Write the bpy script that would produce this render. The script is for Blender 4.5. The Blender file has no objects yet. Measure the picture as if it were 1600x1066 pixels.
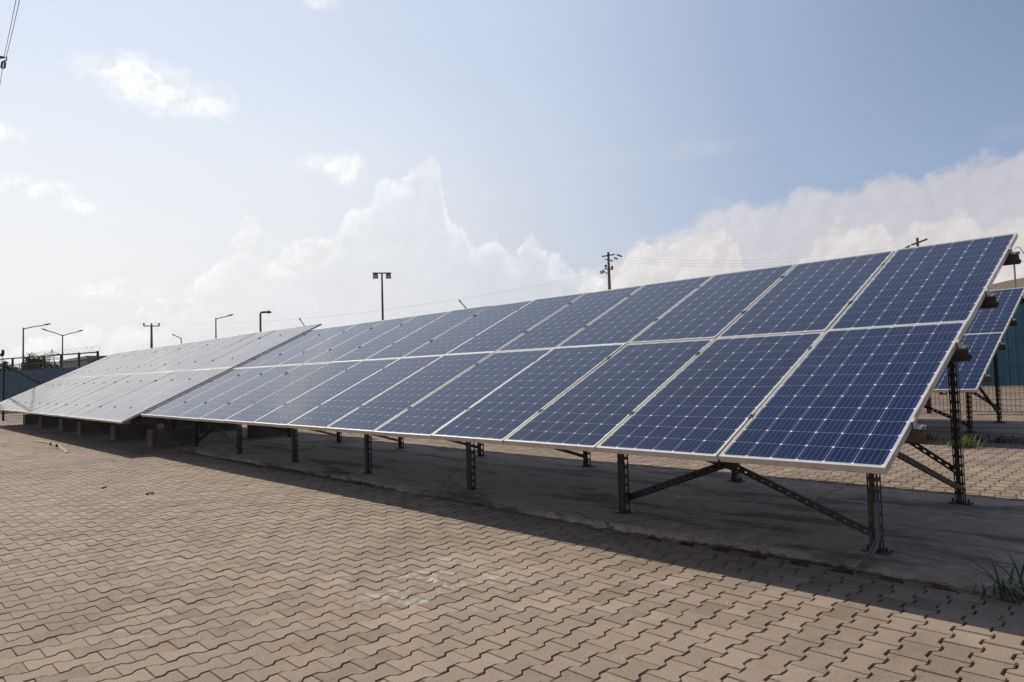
import bpy, bmesh, math, random
import numpy as np
from mathutils import Vector, Matrix
random.seed(7)
rng = np.random.default_rng(7)
R = math.radians
scene = bpy.context.scene
col = scene.collection

# ------------------------------------------------------------------ camera
CAM_M = ((0.68724, 0.05399, 0.72442), (0.7259, -0.01291, -0.68768), (-0.02778, 0.99846, -0.04806))
CAM_C = Vector((1.3865, -4.0464, 1.2553))
FOC = 1096.60
cd = bpy.data.cameras.new('camera')
cam = bpy.data.objects.new('camera', cd)
col.objects.link(cam)
m3 = Matrix(CAM_M)
cam.matrix_world = Matrix.Translation(CAM_C) @ m3.to_4x4()
cd.sensor_width = 36.0
cd.lens = FOC / 1600 * 36
cd.clip_start = 0.05
cd.clip_end = 6000
scene.camera = cam


def ray(px, py):
    return m3 @ Vector(((px - 800) / FOC, -(py - 533) / FOC, -1.0))


def at(px, py, d):
    """world point seen at pixel (px, py) of the photograph at horizontal distance d"""
    r = ray(px, py)
    return CAM_C + r * (d / math.hypot(r.x, r.y))


# ------------------------------------------------------------------ light
SUN = Vector((-0.85, -0.06, 1.0)).normalized()
SUN_EL = math.asin(SUN.z)
sl = bpy.data.lights.new('sun', 'SUN')
sl.energy = 5.0
sl.angle = R(0.53)
sl.color = (1.0, 0.91, 0.78)
so = bpy.data.objects.new('sun', sl)
so.rotation_euler = SUN.to_track_quat('Z', 'Y').to_euler()
so.location = (-20, -5, 30)
col.objects.link(so)

scene.view_settings.view_transform = 'Standard'
scene.view_settings.look = 'None'
scene.view_settings.exposure = 0.0
scene.view_settings.gamma = 1.0
scene.cycles.max_bounces = 6
scene.cycles.use_denoising = True


# ------------------------------------------------------------------ node helper
class NT:
    def __init__(self, tree):
        self.t = tree
        self.n = tree.nodes
        self.l = tree.links

    def new(self, kind, **kw):
        n = self.n.new(kind)
        for k, v in kw.items():
            setattr(n, k, v)
        return n

    def put(self, sock, v):
        if hasattr(v, 'is_output') or isinstance(v, bpy.types.NodeSocket):
            self.l.new(v, sock)
        else:
            if isinstance(v, (tuple, list)) and sock.type == 'RGBA' and len(v) == 3:
                v = (*v, 1)
            sock.default_value = v

    def math(self, op, a, b=None, c=None, clamp=False):
        n = self.new('ShaderNodeMath', operation=op, use_clamp=clamp)
        self.put(n.inputs[0], a)
        if b is not None: self.put(n.inputs[1], b)
        if c is not None: self.put(n.inputs[2], c)
        return n.outputs[0]

    def vec(self, op, a, b=None):
        n = self.new('ShaderNodeVectorMath', operation=op)
        self.put(n.inputs[0], a)
        if b is not None: self.put(n.inputs[1], b)
        return n.outputs[1] if op in ('LENGTH', 'DOT_PRODUCT', 'DISTANCE') else n.outputs[0]

    def noise(self, v, scale, detail=4, rough=0.55, dist=0.0, out=0, dim='3D'):
        n = self.new('ShaderNodeTexNoise', noise_dimensions=dim)
        if v is not None: self.put(n.inputs['Vector'], v)
        n.inputs['Scale'].default_value = scale
        n.inputs['Detail'].default_value = detail
        n.inputs['Roughness'].default_value = rough
        n.inputs['Distortion'].default_value = dist
        return n.outputs[out]

    def ramp(self, f, a, b, lo=0.0, hi=1.0, smooth=True):
        n = self.new('ShaderNodeMapRange', interpolation_type='SMOOTHSTEP' if smooth else 'LINEAR')
        self.put(n.inputs[0], f)
        for i, v in enumerate((a, b, lo, hi)):
            self.put(n.inputs[1 + i], v)
        return n.outputs[0]

    def mix(self, f, a, b, mode='MIX'):
        n = self.new('ShaderNodeMix', data_type='RGBA', blend_type=mode)
        self.put(n.inputs[0], f)
        self.put(n.inputs[6], a)
        self.put(n.inputs[7], b)
        return n.outputs[2]

    def xyz(self, v):
        n = self.new('ShaderNodeSeparateXYZ')
        self.put(n.inputs[0], v)
        return n.outputs

    def comb(self, x, y, z):
        n = self.new('ShaderNodeCombineXYZ')
        for i, v in enumerate((x, y, z)): self.put(n.inputs[i], v)
        return n.outputs[0]

    def bump(self, h, strength, dist, normal=None):
        n = self.new('ShaderNodeBump')
        n.inputs['Strength'].default_value = strength
        n.inputs['Distance'].default_value = dist
        self.put(n.inputs['Height'], h)
        if normal is not None: self.put(n.inputs['Normal'], normal)
        return n.outputs[0]


# ------------------------------------------------------------------ sky
world = bpy.data.worlds.new('World')
scene.world = world
world.use_nodes = True
W = NT(world.node_tree)
W.n.clear()
sky = W.new('ShaderNodeTexSky', sky_type='NISHITA')
sky.sun_disc = False
sky.sun_elevation = SUN_EL
sky.sun_rotation = math.atan2(SUN.x, SUN.y)
sky.air_density = 1.0
sky.dust_density = 1.3
sky.ozone_density = 1.2
sky.altitude = 20
gen = W.new('ShaderNodeTexCoord').outputs['Generated']
nrm = W.vec('NORMALIZE', gen)
dx, dy, dz = W.xyz(nrm)[0:3]
sund = W.vec('DOT_PRODUCT', nrm, tuple(SUN))
az = W.math('ARCTAN2', dx, dy)
el = W.math('ARCSINE', dz)
# thin bright haze: strong towards the sun and towards the horizon
glow = W.ramp(sund, 0.22, 0.90)
low = W.ramp(el, R(32), R(0))
hazef = W.math('ADD', W.math('MULTIPLY', glow, 0.72), W.math('MULTIPLY', low, W.math('ADD', 0.34, W.math('MULTIPLY', glow, 0.55))), clamp=True)


def azel(px, py):
    r = ray(px, py).normalized()
    return math.atan2(r.x, r.y), math.asin(r.z)


def billow(v, octs):
    """cauliflower noise: rounded bumps at several scales"""
    acc = None
    for sc, am in octs:
        n = W.new('ShaderNodeTexVoronoi', feature='F1')
        W.put(n.inputs['Vector'], v)
        n.inputs['Scale'].default_value = sc
        t = W.math('MULTIPLY', W.math('SUBTRACT', 0.5, n.outputs['Distance']), am)
        acc = t if acc is None else W.math('ADD', acc, t)
    return acc


warp = W.noise(nrm, 16.0, 4, .6, out=1)
wv = W.vec('ADD', nrm, W.vec('MULTIPLY', W.vec('SUBTRACT', warp, (.5, .5, .5)), (.06, .06, .06)))
bl = billow(wv, ((17.0, .50), (41.0, .32), (95.0, .18)))
bl2 = billow(W.vec('ADD', wv, tuple(SUN * 0.010)), ((17.0, .50), (41.0, .32)))
soft = W.noise(nrm, 7.0, 8, 0.62, 0.3)
pc = W.comb(az, el, 0.0)


def blobs(lst):
    acc = None
    for (px, py, rx, ry) in lst:
        a, e = azel(px, py)
        d = W.vec('SUBTRACT', pc, (a, e, 0))
        d = W.vec('MULTIPLY', d, (FOC / rx * math.cos(e) * 0.9, FOC / ry * 0.9, 1))
        v = W.math('SUBTRACT', 1.0, W.vec('LENGTH', d))
        if acc is None:
            acc = v
        else:
            n = W.new('ShaderNodeMath', operation='SMOOTH_MAX')
            W.put(n.inputs[0], acc); W.put(n.inputs[1], v); n.inputs[2].default_value = 0.15
            acc = n.outputs[0]
    return acc


nz = W.math('MULTIPLY', bl, 1.25)
sz = W.math('MULTIPLY', W.math('SUBTRACT', soft, 0.5), 2.6)
# silhouettes of the cloud banks: top line as elevation over azimuth
AZ0, AZ1 = azel(-250, 400)[0], azel(1900, 400)[0]
azn = W.math('DIVIDE', W.math('SUBTRACT', az, AZ0), AZ1 - AZ0)


def bank(pts, soft_px):
    n = W.new('ShaderNodeFloatCurve')
    cv = n.mapping.curves[0]
    q = []
    for px, py in pts:
        a, e = azel(px, py)
        q.append(((a - AZ0) / (AZ1 - AZ0), max(0.0, e) / 0.6))
    q = [(0.0, 0.0)] + q + [(1.0, q[-1][1])]
    while len(cv.points) < len(q): cv.points.new(.5, .5)
    for p_, (x_, y_) in zip(cv.points, q):
        p_.location = (x_, y_); p_.handle_type = 'AUTO'
    n.mapping.update()
    W.put(n.inputs['Value'], azn)
    return W.math('MULTIPLY', W.math('SUBTRACT', W.math('MULTIPLY', n.outputs[0], 0.6), el), FOC / soft_px)


bank_mid = bank([(180, 500), (300, 460), (345, 410), (372, 365), (398, 352), (420, 395), (468, 385), (510, 372), (538, 345), (560, 332), (576, 335),
                 (584, 292), (606, 285), (628, 280), (645, 262), (668, 246), (686, 256), (692, 300), (706, 350), (722, 348), (745, 385), (775, 372), (800, 400), (830, 378), (860, 405), (920, 430), (1000, 520)], 60)
bank_right = bank([(860, 470), (930, 425), (975, 388), (1005, 376), (1050, 350), (1080, 342), (1102, 318), (1135, 308), (1162, 306), (1182, 322), (1204, 318),
                   (1232, 300), (1280, 290), (1330, 285), (1370, 272), (1440, 268), (1500, 255), (1560, 240), (1610, 234), (1800, 225)], 75)
bank_front = bank([(940, 450), (985, 388), (1010, 370), (1040, 382), (1062, 372), (1082, 361), (1112, 358), (1150, 374), (1172, 425), (1250, 400), (1292, 356), (1320, 340),
                   (1342, 356), (1366, 335), (1382, 346), (1402, 376), (1440, 352), (1470, 342), (1496, 324), (1520, 346), (1550, 364), (1576, 340), (1605, 335), (1700, 350)], 55)

puffs = blobs([(170, 112, 62, 22), (240, 138, 100, 36), (305, 165, 60, 22), (520, 255, 66, 20), (548, 268, 30, 26), (60, 295, 70, 26),
               (110, 318, 60, 20), (2, 205, 40, 22), (500, 5, 30, 12), (165, 455, 60, 18)])
wisps = blobs([(1100, 232, 130, 18), (1580, 205, 50, 14), (980, 250, 120, 12), (700, 300, 160, 16)])


def dens(b, n_, amp, w):
    return W.ramp(W.math('ADD', b, W.math('MULTIPLY', n_, amp)), 0.0, w)


both = W.math('ADD', W.math('MULTIPLY', nz, .75), W.math('ADD', W.math('MULTIPLY', sz, .30), .12))
f_mid = W.math('ADD', bank_mid, W.math('MULTIPLY', both, 1.0))
d_mid = W.ramp(f_mid, 0.0, 0.22)
rim_mid = W.math('MULTIPLY', d_mid, W.ramp(f_mid, 1.1, 0.05))
d_right = dens(bank_right, both, 0.7, 0.32)
d_front = dens(bank_front, both, 1.0, 0.30)
d_puff = dens(puffs, W.math('ADD', W.math('MULTIPLY', sz, .8), W.math('MULTIPLY', nz, .5)), 1.0, 1.15)
d_wisp = dens(wisps, sz, 0.9, 1.5)
relief = W.math('ADD', 1.0, W.math('MULTIPLY', W.math('SUBTRACT', bl, bl2), 2.6))
relief = W.ramp(relief, 0.6, 1.4, 0.84, 1.14, smooth=False)

SKY = 0.113
skyc = W.vec('MULTIPLY', sky.outputs[0], (SKY * 1.02, SKY * .97, SKY))
hz = W.mix(glow, (0.46, 0.52, 0.63), W.mix(W.ramp(el, R(4), R(26)), (0.96, 0.955, 0.945), (0.74, 0.82, 0.94)))
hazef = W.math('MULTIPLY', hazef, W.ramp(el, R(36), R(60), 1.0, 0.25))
base = W.mix(hazef, skyc, hz)
base = W.mix(W.math('MULTIPLY', W.ramp(el, R(13), R(2)), .42), base, W.mix(glow, (0.60, 0.60, 0.64), (0.95, 0.945, 0.935)))
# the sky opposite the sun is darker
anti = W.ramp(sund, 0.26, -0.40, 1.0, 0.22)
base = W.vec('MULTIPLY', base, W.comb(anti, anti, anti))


def cloud(b, d, k, dark, bright, rel=1.0):
    c = W.mix(glow, dark, bright)
    f = W.math('ADD', 1 - rel, W.math('MULTIPLY', relief, rel))
    c = W.vec('MULTIPLY', c, W.comb(f, f, f))
    return W.mix(W.math('MULTIPLY', d, k), b, c)


bright = (0.96, 0.96, 0.95)
base = cloud(base, d_wisp, 0.22, (0.55, 0.56, 0.60), bright)
base = cloud(base, d_right, 0.60, (0.70, 0.645, 0.645), bright, .35)
base = cloud(base, d_front, 0.50, (0.84, 0.765, 0.73), bright, .8)
base = cloud(base, d_mid, 0.13, (0.70, 0.69, 0.70), (0.93, 0.93, 0.93))
base = cloud(base, rim_mid, 0.42, (0.86, 0.85, 0.84), (1.05, 1.05, 1.04))
base = cloud(base, d_puff, 0.75, (0.8, 0.8, 0.8), (1.05, 1.05, 1.03))
# below the horizon: plain ground-like tone
base = W.mix(W.ramp(dz, -0.02, -0.08), base, (0.16, 0.14, 0.12))
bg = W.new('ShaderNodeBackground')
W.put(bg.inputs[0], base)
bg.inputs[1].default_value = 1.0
world.cycles.sampling_method = 'MANUAL'
world.cycles.sample_map_resolution = 512
wo = W.new('ShaderNodeOutputWorld')
W.l.new(bg.outputs[0], wo.inputs[0])


# ------------------------------------------------------------------ materials
def mat(name, fn=None, base=(.5, .5, .5), rough=.6, metal=0.0, spec=None, var=0.0, vscale=6.0, bump=0.0, bscale=60):
    m = bpy.data.materials.new(name)
    m.use_nodes = True
    N = NT(m.node_tree)
    p = N.n['Principled BSDF']
    p.inputs['Base Color'].default_value = (*base, 1)
    p.inputs['Roughness'].default_value = rough
    p.inputs['Metallic'].default_value = metal
    if spec is not None: p.inputs['Specular IOR Level'].default_value = spec
    oc = None
    if var or bump:
        oc = N.new('ShaderNodeTexCoord').outputs['Object']
    if var:
        f = N.noise(oc, vscale, 6, 0.6)
        lo = tuple(c * (1 - var) for c in base); hi = tuple(min(1, c * (1 + var)) for c in base)
        N.put(p.inputs['Base Color'], N.mix(N.ramp(f, .3, .7), lo, hi))
    if bump:
        N.put(p.inputs['Normal'], N.bump(N.noise(oc, bscale, 5, .6), bump, .01))
    if fn: fn(N, p)
    return m


def paver_fn(N, p):
    geo = N.new('ShaderNodeNewGeometry')
    pos = geo.outputs['Position']
    rnd = N.new('ShaderNodeAttribute', attribute_name='rnd').outputs['Fac']
    grain = N.noise(pos, 150, 4, .75)
    blotch = N.noise(pos, 7, 5, .6)
    big = N.noise(pos, .7, 7, .68, .5)
    c = N.mix(rnd, (.160, .124, .096), (.290, .232, .184))
    odd = N.ramp(N.math('FRACT', N.math('MULTIPLY', rnd, 37.0)), .90, .97)
    c = N.mix(N.math('MULTIPLY', odd, .35), c, (.255, .185, .135))
    c = N.mix(N.ramp(blotch, .35, .75, 0, .7), c, (.238, .194, .157))
    c = N.mix(N.ramp(big, .44, .70, 0, .60), c, (.145, .112, .087))
    oil = N.ramp(N.noise(pos, .9, 7, .7, .6), .60, .70, 0, .45)
    c = N.mix(oil, c, (.072, .058, .048))
    c = N.mix(N.ramp(grain, .30, .52, 0.55, 0), c, (.066, .052, .040))
    c = N.mix(N.ramp(grain, .55, .72, 0, .45), c, (.35, .30, .255))
    # pale lime stain and rusty dust
    d = N.vec('SUBTRACT', pos, (-2.35, -1.15, 0))
    d = N.vec('LENGTH', N.vec('MULTIPLY', d, (1.0, 1.15, 0)))
    st = N.math('MULTIPLY', N.ramp(d, 1.0, .15), N.ramp(N.noise(pos, 5.5, 7, .7, .4), .53, .68))
    c = N.mix(N.math('MULTIPLY', st, .75), c, (.50, .485, .465))
    rust = N.ramp(N.noise(pos, 1.3, 6, .65), .57, .78, 0, .30)
    c = N.mix(rust, c, (.29, .18, .10))
    N.put(p.inputs['Base Color'], c)
    h = N.math('ADD', N.math('MULTIPLY', grain, .6), N.math('MULTIPLY', N.noise(pos, 60, 4, .6), .8))
    N.put(p.inputs['Normal'], N.bump(h, .8, .005))
    p.inputs['Roughness'].default_value = .85
    p.inputs['Specular IOR Level'].default_value = .3


def soil_fn(N, p):
    pos = N.new('ShaderNodeNewGeometry').outputs['Position']
    c = N.mix(N.ramp(N.noise(pos, 40, 6, .7), .3, .7), (.028, .020, .014), (.10, .070, .046))
    c = N.mix(N.ramp(N.noise(pos, 1.6, 6, .7), .52, .68, 0, .8), c, (.21, .155, .105))
    N.put(p.inputs['Base Color'], c)
    N.put(p.inputs['Normal'], N.bump(N.noise(pos, 90, 4, .6), .8, .006))


def edge_soil_fn(N, p):
    pos = N.new('ShaderNodeNewGeometry').outputs['Position']
    c = N.mix(N.ramp(N.noise(pos, 55, 6, .75), .3, .7), (.045, .031, .021), (.17, .115, .072))
    c = N.mix(N.ramp(N.noise(pos, 4, 5, .7), .45, .65, 0, .6), c, (.13, .105, .08))
    N.put(p.inputs['Base Color'], c)
    N.put(p.inputs['Normal'], N.bump(N.noise(pos, 120, 5, .7), 1.0, .012))
    p.inputs['Roughness'].default_value = .95


def land_fn(N, p):
    pos = N.new('ShaderNodeNewGeometry').outputs['Position']
    c = N.mix(N.ramp(N.noise(pos, 2.5, 8, .7), .35, .65), (.20, .165, .11), (.33, .27, .17))
    c = N.mix(N.ramp(N.noise(pos, .35, 5, .6), .5, .62, 0, .7), c, (.11, .12, .05))
    N.put(p.inputs['Base Color'], c)


def slab_fn(N, p):
    pos = N.new('ShaderNodeNewGeometry').outputs['Position']
    x, y, z = N.xyz(pos)[0:3]
    st = N.comb(N.math('MULTIPLY', x, .35), N.math('MULTIPLY', y, 1.6), 0.0)
    c = N.mix(N.ramp(N.noise(pos, 9, 7, .65), .3, .7), (.255, .210, .166), (.39, .33, .268))
    stain = N.ramp(N.noise(st, 1.6, 6, .6, .5), .49, .62, 0, .72)
    c = N.mix(stain, c, (.040, .032, .027))
    c = N.mix(N.ramp(N.noise(st, 4.0, 5, .6), .60, .70, 0, .35), c, (.08, .06, .045))
    vo = N.new('ShaderNodeTexVoronoi', feature='DISTANCE_TO_EDGE')
    N.put(vo.inputs['Vector'], N.vec('ADD', pos, N.vec('MULTIPLY', N.noise(pos, 3.0, 5, .65, out=1), (.5, .5, .5))))
    vo.inputs['Scale'].default_value = .62
    crack = N.math('MULTIPLY', N.ramp(vo.outputs['Distance'], .010, .002), N.ramp(N.noise(pos, .8, 3), .45, .55))
    c = N.mix(N.math('MULTIPLY', crack, .8), c, (.035, .028, .022))
    c = N.mix(N.ramp(N.noise(pos, 70, 5, .75), .56, .70, 0, .5), c, (.42, .37, .31))
    c = N.mix(N.ramp(N.noise(pos, 180, 3, .6), .55, .75, 0, .4), c, (.08, .07, .06))
    N.put(p.inputs['Base Color'], c)
    br = N.comb(N.math('MULTIPLY', x, 40), N.math('MULTIPLY', y, 6), 0.0)
    h = N.math('ADD', N.noise(pos, 45, 6, .7), N.math('MULTIPLY', N.noise(br, 1.5, 3), .5))
    N.put(p.inputs['Normal'], N.bump(h, .6, .012))
    p.inputs['Roughness'].default_value = .9


def glass_fn_maker(nu, nv, pu, pv, mu, mv, mid=False, ior=1.33, dusty=.30, tint=(.40, .66, 1.0), sheen=(.75, (.46, .64, 1.0))):
    def fn(N, p):
        uv = N.new('ShaderNodeUVMap').outputs[0]
        u, v, _ = N.xyz(uv)[0:3]
        obj = N.new('ShaderNodeObjectInfo').outputs['Random']
        cu = N.math('DIVIDE', N.math('SUBTRACT', u, mu), pu)
        cv = N.math('DIVIDE', N.math('SUBTRACT', v, mv), pv)
        fu = N.math('FRACT', cu); fv = N.math('FRACT', cv)
        au = N.math('ABSOLUTE', N.math('SUBTRACT', fu, .5))
        av = N.math('ABSOLUTE', N.math('SUBTRACT', fv, .5))
        gu = N.math('GREATER_THAN', au, .5 - .008)
        gv = N.math('GREATER_THAN', av, .5 - .0048)
        dia = N.math('GREATER_THAN', N.math('ADD', au, av), 1 - .064)
        inside = N.math('MULTIPLY', N.math('MULTIPLY', N.math('GREATER_THAN', cu, 0), N.math('LESS_THAN', cu, nu)),
                        N.math('MULTIPLY', N.math('GREATER_THAN', cv, 0), N.math('LESS_THAN', cv, nv)))
        white = N.math('MAXIMUM', N.math('MAXIMUM', gu, gv), dia)
        white = N.math('MAXIMUM', white, N.math('SUBTRACT', 1.0, inside))
        if mid:
            white = N.math('MAXIMUM', white, N.math('LESS_THAN', N.math('ABSOLUTE', N.math('SUBTRACT', cv, nv / 2)), .07))
        fb = N.math('FRACT', N.math('MULTIPLY', fu, 5.0))
        bus = N.math('LESS_THAN', N.math('ABSOLUTE', N.math('SUBTRACT', fb, .5)), .030)
        cell = N.new('ShaderNodeTexWhiteNoise', noise_dimensions='3D')
        N.put(cell.inputs[0], N.comb(N.math('FLOOR', cu), N.math('FLOOR', cv), obj))
        wn = cell.outputs[0]
        tone = N.math('ADD', N.math('MULTIPLY', wn, .55), N.math('MULTIPLY', obj, .45))
        c = N.mix(tone, (.0009, .0040, .0240), (.0017, .0068, .037))
        c = N.mix(N.math('MULTIPLY', bus, .8), c, (.10, .135, .22))
        c = N.mix(white, c, N.mix(dia, (.30, .33, .40), (.54, .57, .63)))
        pos = N.new('ShaderNodeNewGeometry').outputs['Position']
        streak = N.noise(N.comb(N.math('MULTIPLY', u, 14), N.math('MULTIPLY', v, 1.2), obj), 1.0, 5, .6)
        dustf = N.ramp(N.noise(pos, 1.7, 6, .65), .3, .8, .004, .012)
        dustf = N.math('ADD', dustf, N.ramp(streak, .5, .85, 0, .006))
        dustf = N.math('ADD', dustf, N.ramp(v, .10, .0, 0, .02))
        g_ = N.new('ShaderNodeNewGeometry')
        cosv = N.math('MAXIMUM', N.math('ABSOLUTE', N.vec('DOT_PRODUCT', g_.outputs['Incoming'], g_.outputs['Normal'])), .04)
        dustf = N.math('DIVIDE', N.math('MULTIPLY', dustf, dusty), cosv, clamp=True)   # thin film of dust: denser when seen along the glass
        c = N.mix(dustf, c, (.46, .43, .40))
        N.put(p.inputs['Base Color'], c)
        p.inputs['IOR'].default_value = ior
        p.inputs['Specular Tint'].default_value = (*tint, 1)
        p.inputs['Sheen Weight'].default_value = sheen[0]   # fine textured, dusty glass brightens at grazing view
        p.inputs['Sheen Roughness'].default_value = .16
        p.inputs['Sheen Tint'].default_value = (*sheen[1], 1)
        N.put(p.inputs['Roughness'], N.ramp(N.noise(pos, 2.3, 5, .6), .3, .8, .055, .10))
    return fn


M = {}
M['paver'] = mat('paver', paver_fn)
M['soil'] = mat('soil', soil_fn, rough=.95)
M['edge_soil'] = mat('edge_soil', edge_soil_fn)
M['land'] = mat('land', land_fn, rough=.95)
M['slab'] = mat('slab_concrete', slab_fn)
PU = .1585
M['glass72'] = mat('cell_glass', glass_fn_maker(6, 12, PU, PU, (.992 - 6 * PU) / 2, (1.956 - 12 * PU) / 2))
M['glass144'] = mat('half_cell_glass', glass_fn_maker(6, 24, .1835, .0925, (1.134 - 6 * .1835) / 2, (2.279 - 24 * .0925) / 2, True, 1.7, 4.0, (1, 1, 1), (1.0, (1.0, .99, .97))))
M['alu'] = mat('anodised_frame', base=(.47, .445, .41), rough=.42, metal=.35, var=.10, vscale=9)
M['clamp'] = mat('black_clamp', base=(.03, .028, .026), rough=.5, metal=.3)
M['bracket'] = mat('bracket', base=(.55, .53, .49), rough=.4, metal=.6, var=.2)
M['steel'] = mat('painted_steel', base=(.032, .030, .028), rough=.55, metal=.25, var=.4, vscale=14, bump=.1)
M['rail'] = mat('rail_steel', base=(.075, .070, .063), rough=.5, metal=.4, var=.35, vscale=10)
M['galv'] = mat('galvanised', base=(.30, .29, .27), rough=.5, metal=.6, var=.25, vscale=18)
M['conduit'] = mat('grey_conduit', base=(.105, .108, .118), rough=.55)
M['block'] = mat('block_concrete', base=(.118, .112, .104), rough=.9, var=.3, vscale=7, bump=.5, bscale=40)
M['blue'] = mat('blue_paint', base=(.028, .070, .122), rough=.75, var=.16, vscale=1.2)
M['teal'] = mat('teal_sheet', base=(.026, .105, .165), rough=.6, var=.2, vscale=1.5)
M['coping'] = mat('coping', base=(.42, .46, .44), rough=.7, var=.15)
M['black'] = mat('black_paint', base=(.012, .012, .014), rough=.5)
M['pole'] = mat('pole_steel', base=(.10, .092, .086), rough=.6, metal=.2, var=.2)
M['wood_pole'] = mat('pole_concrete', base=(.13, .115, .10), rough=.9, var=.25, vscale=3)
M['head'] = mat('lamp_housing', base=(.08, .075, .07), rough=.5)
M['lens'] = mat('lamp_lens', base=(.35, .34, .33), rough=.2)
M['cream'] = mat('cream_roof', base=(.50, .47, .37), rough=.8, var=.08, vscale=.4)
M['shedwall'] = mat('dark_shed', base=(.022, .021, .02), rough=.8)
M['roofgrey'] = mat('roof_grey', base=(.24, .235, .23), rough=.8, var=.2)
M['white'] = mat('white_paint', base=(.75, .74, .72), rough=.6, var=.06)
M['maroon'] = mat('maroon', base=(.07, .035, .045), rough=.7, var=.2)
M['bark'] = mat('bark', base=(.06, .048, .038), rough=.95, var=.3)
M['wire'] = mat('wire', base=(.20, .20, .21), rough=.5, metal=.5)
M['insul'] = mat('insulator', base=(.025, .02, .02), rough=.35)
M['straw'] = mat('straw', base=(.50, .38, .23), rough=.8, var=.3, vscale=3)
M['needles'] = mat('needles', base=(.15, .085, .045), rough=.9, var=.5, vscale=20)
M['twig'] = mat('twig', base=(.10, .065, .045), rough=.9)
M['clod'] = mat('clod', base=(.035, .025, .02), rough=.95, var=.3, vscale=60)
M['board'] = mat('board', base=(.25, .175, .12), rough=.85, var=.25, vscale=8)


def leaf_mat(name, a, b):
    def fn(N, p):
        rnd = N.new('ShaderNodeAttribute', attribute_name='rnd').outputs['Fac']
        N.put(p.inputs['Base Color'], N.mix(rnd, a, b))
        p.inputs['Roughness'].default_value = .55
        p.inputs['Specular IOR Level'].default_value = .3
        tr = N.new('ShaderNodeBsdfTranslucent')
        N.put(tr.inputs[0], N.mix(rnd, a, b))
        ms = N.new('ShaderNodeMixShader')
        ms.inputs[0].default_value = .3
        N.l.new(p.outputs[0], ms.inputs[1]); N.l.new(tr.outputs[0], ms.inputs[2])
        N.l.new(ms.outputs[0], N.n['Material Output'].inputs[0])
    return mat(name, fn)


M['leaf'] = leaf_mat('leaf', (.030, .042, .020), (.075, .090, .045))
M['grass'] = leaf_mat('grass_blade', (.055, .105, .022), (.15, .21, .055))
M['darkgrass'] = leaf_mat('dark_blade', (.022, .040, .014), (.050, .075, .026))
M['drygrass'] = leaf_mat('dry_blade', (.13, .13, .05), (.36, .29, .15))


# ------------------------------------------------------------------ mesh builder
class MB:
    def __init__(self):
        self.v = []; self.f = []; self.uv = None; self.r = []

    def add(self, vs, fs, rnd=None):
        o = len(self.v)
        self.v += [tuple(x) for x in vs]
        self.f += [tuple(i + o for i in f) for f in fs]
        if rnd is not None: self.r += [rnd] * len(fs)

    def box(self, c, s, M3=None, off=(0, 0, 0)):
        """centre c, full sizes s, optional rotation"""
        vs = []
        for z in (-.5, .5):
            for x, y in ((-.5, -.5), (.5, -.5), (.5, .5), (-.5, .5)):
                p = Vector((x * s[0], y * s[1], z * s[2]))
                if M3 is not None: p = M3 @ p
                vs.append(p + Vector(c))
        self.add(vs, [(3, 2, 1, 0), (4, 5, 6, 7), (0, 1, 5, 4), (1, 2, 6, 5), (2, 3, 7, 6), (3, 0, 4, 7)])

    def bbox(self, c, s, b):
        """box with chamfered vertical/top edges (8-gon section)"""
        hx, hy, hz = s[0] / 2, s[1] / 2, s[2] / 2
        ring = lambda i, z: [(-hx + i, -hy + b, z), (-hx + b, -hy + i, z), (hx - b, -hy + i, z), (hx - i, -hy + b, z),
                             (hx - i, hy - b, z), (hx - b, hy - i, z), (-hx + b, hy - i, z), (-hx + i, hy - b, z)]
        rs = [ring(0, -hz), ring(0, hz - b), ring(b * .7, hz)]
        vs = [Vector(p) + Vector(c) for r_ in rs for p in r_]
        fs = [tuple(range(7, -1, -1)), tuple(range(16, 24))]
        for k in range(2):
            for i in range(8):
                j = (i + 1) % 8
                fs.append((k * 8 + i, k * 8 + j, k * 8 + 8 + j, k * 8 + 8 + i))
        self.add(vs, fs)

    def tube(self, pts, r, n=8, cap=True, r2=None):
        pts = [Vector(p) for p in pts]
        rings = []
        prev = None
        for i, p in enumerate(pts):
            t = (pts[min(i + 1, len(pts) - 1)] - pts[max(i - 1, 0)]).normalized()
            if prev is None:
                a = t.cross(Vector((0, 0, 1)))
                if a.length < 1e-3: a = t.cross(Vector((1, 0, 0)))
            else:
                a = prev - t * prev.dot(t)
            a.normalize(); b = t.cross(a); prev = a
            rr = r if r2 is None else r + (r2 - r) * i / (len(pts) - 1)
            rings.append([p + (a * math.cos(2 * math.pi * k / n) + b * math.sin(2 * math.pi * k / n)) * rr for k in range(n)])
        vs = [q for r_ in rings for q in r_]
        fs = []
        for i in range(len(pts) - 1):
            for k in range(n):
                k2 = (k + 1) % n
                fs.append((i * n + k, i * n + k2, (i + 1) * n + k2, (i + 1) * n + k))
        if cap:
            fs.append(tuple(range(n - 1, -1, -1)))
            fs.append(tuple((len(pts) - 1) * n + k for k in range(n)))
        self.add(vs, fs)

    def build(self, name, material, parent=None, loc=(0, 0, 0), rot=(0, 0, 0), smooth=False):
        me = bpy.data.meshes.new(name)
        me.from_pydata(self.v, [], self.f)
        me.materials.append(material)
        if self.r and len(self.r) == len(self.f):
            at_ = me.attributes.new('rnd', 'FLOAT', 'FACE')
            at_.data.foreach_set('value', self.r)
        if smooth:
            me.polygons.foreach_set('use_smooth', [True] * len(me.polygons))
        me.update()
        o = bpy.data.objects.new(name, me)
        col.objects.link(o)
        o.location = loc; o.rotation_euler = rot
        if parent is not None: o.parent = parent
        return o


def tag(o, label=None, cat=None, group=None, kind=None):
    if label: o['label'] = label
    if cat: o['category'] = cat
    if group: o['group'] = group
    if kind: o['kind'] = kind
    return o


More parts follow.
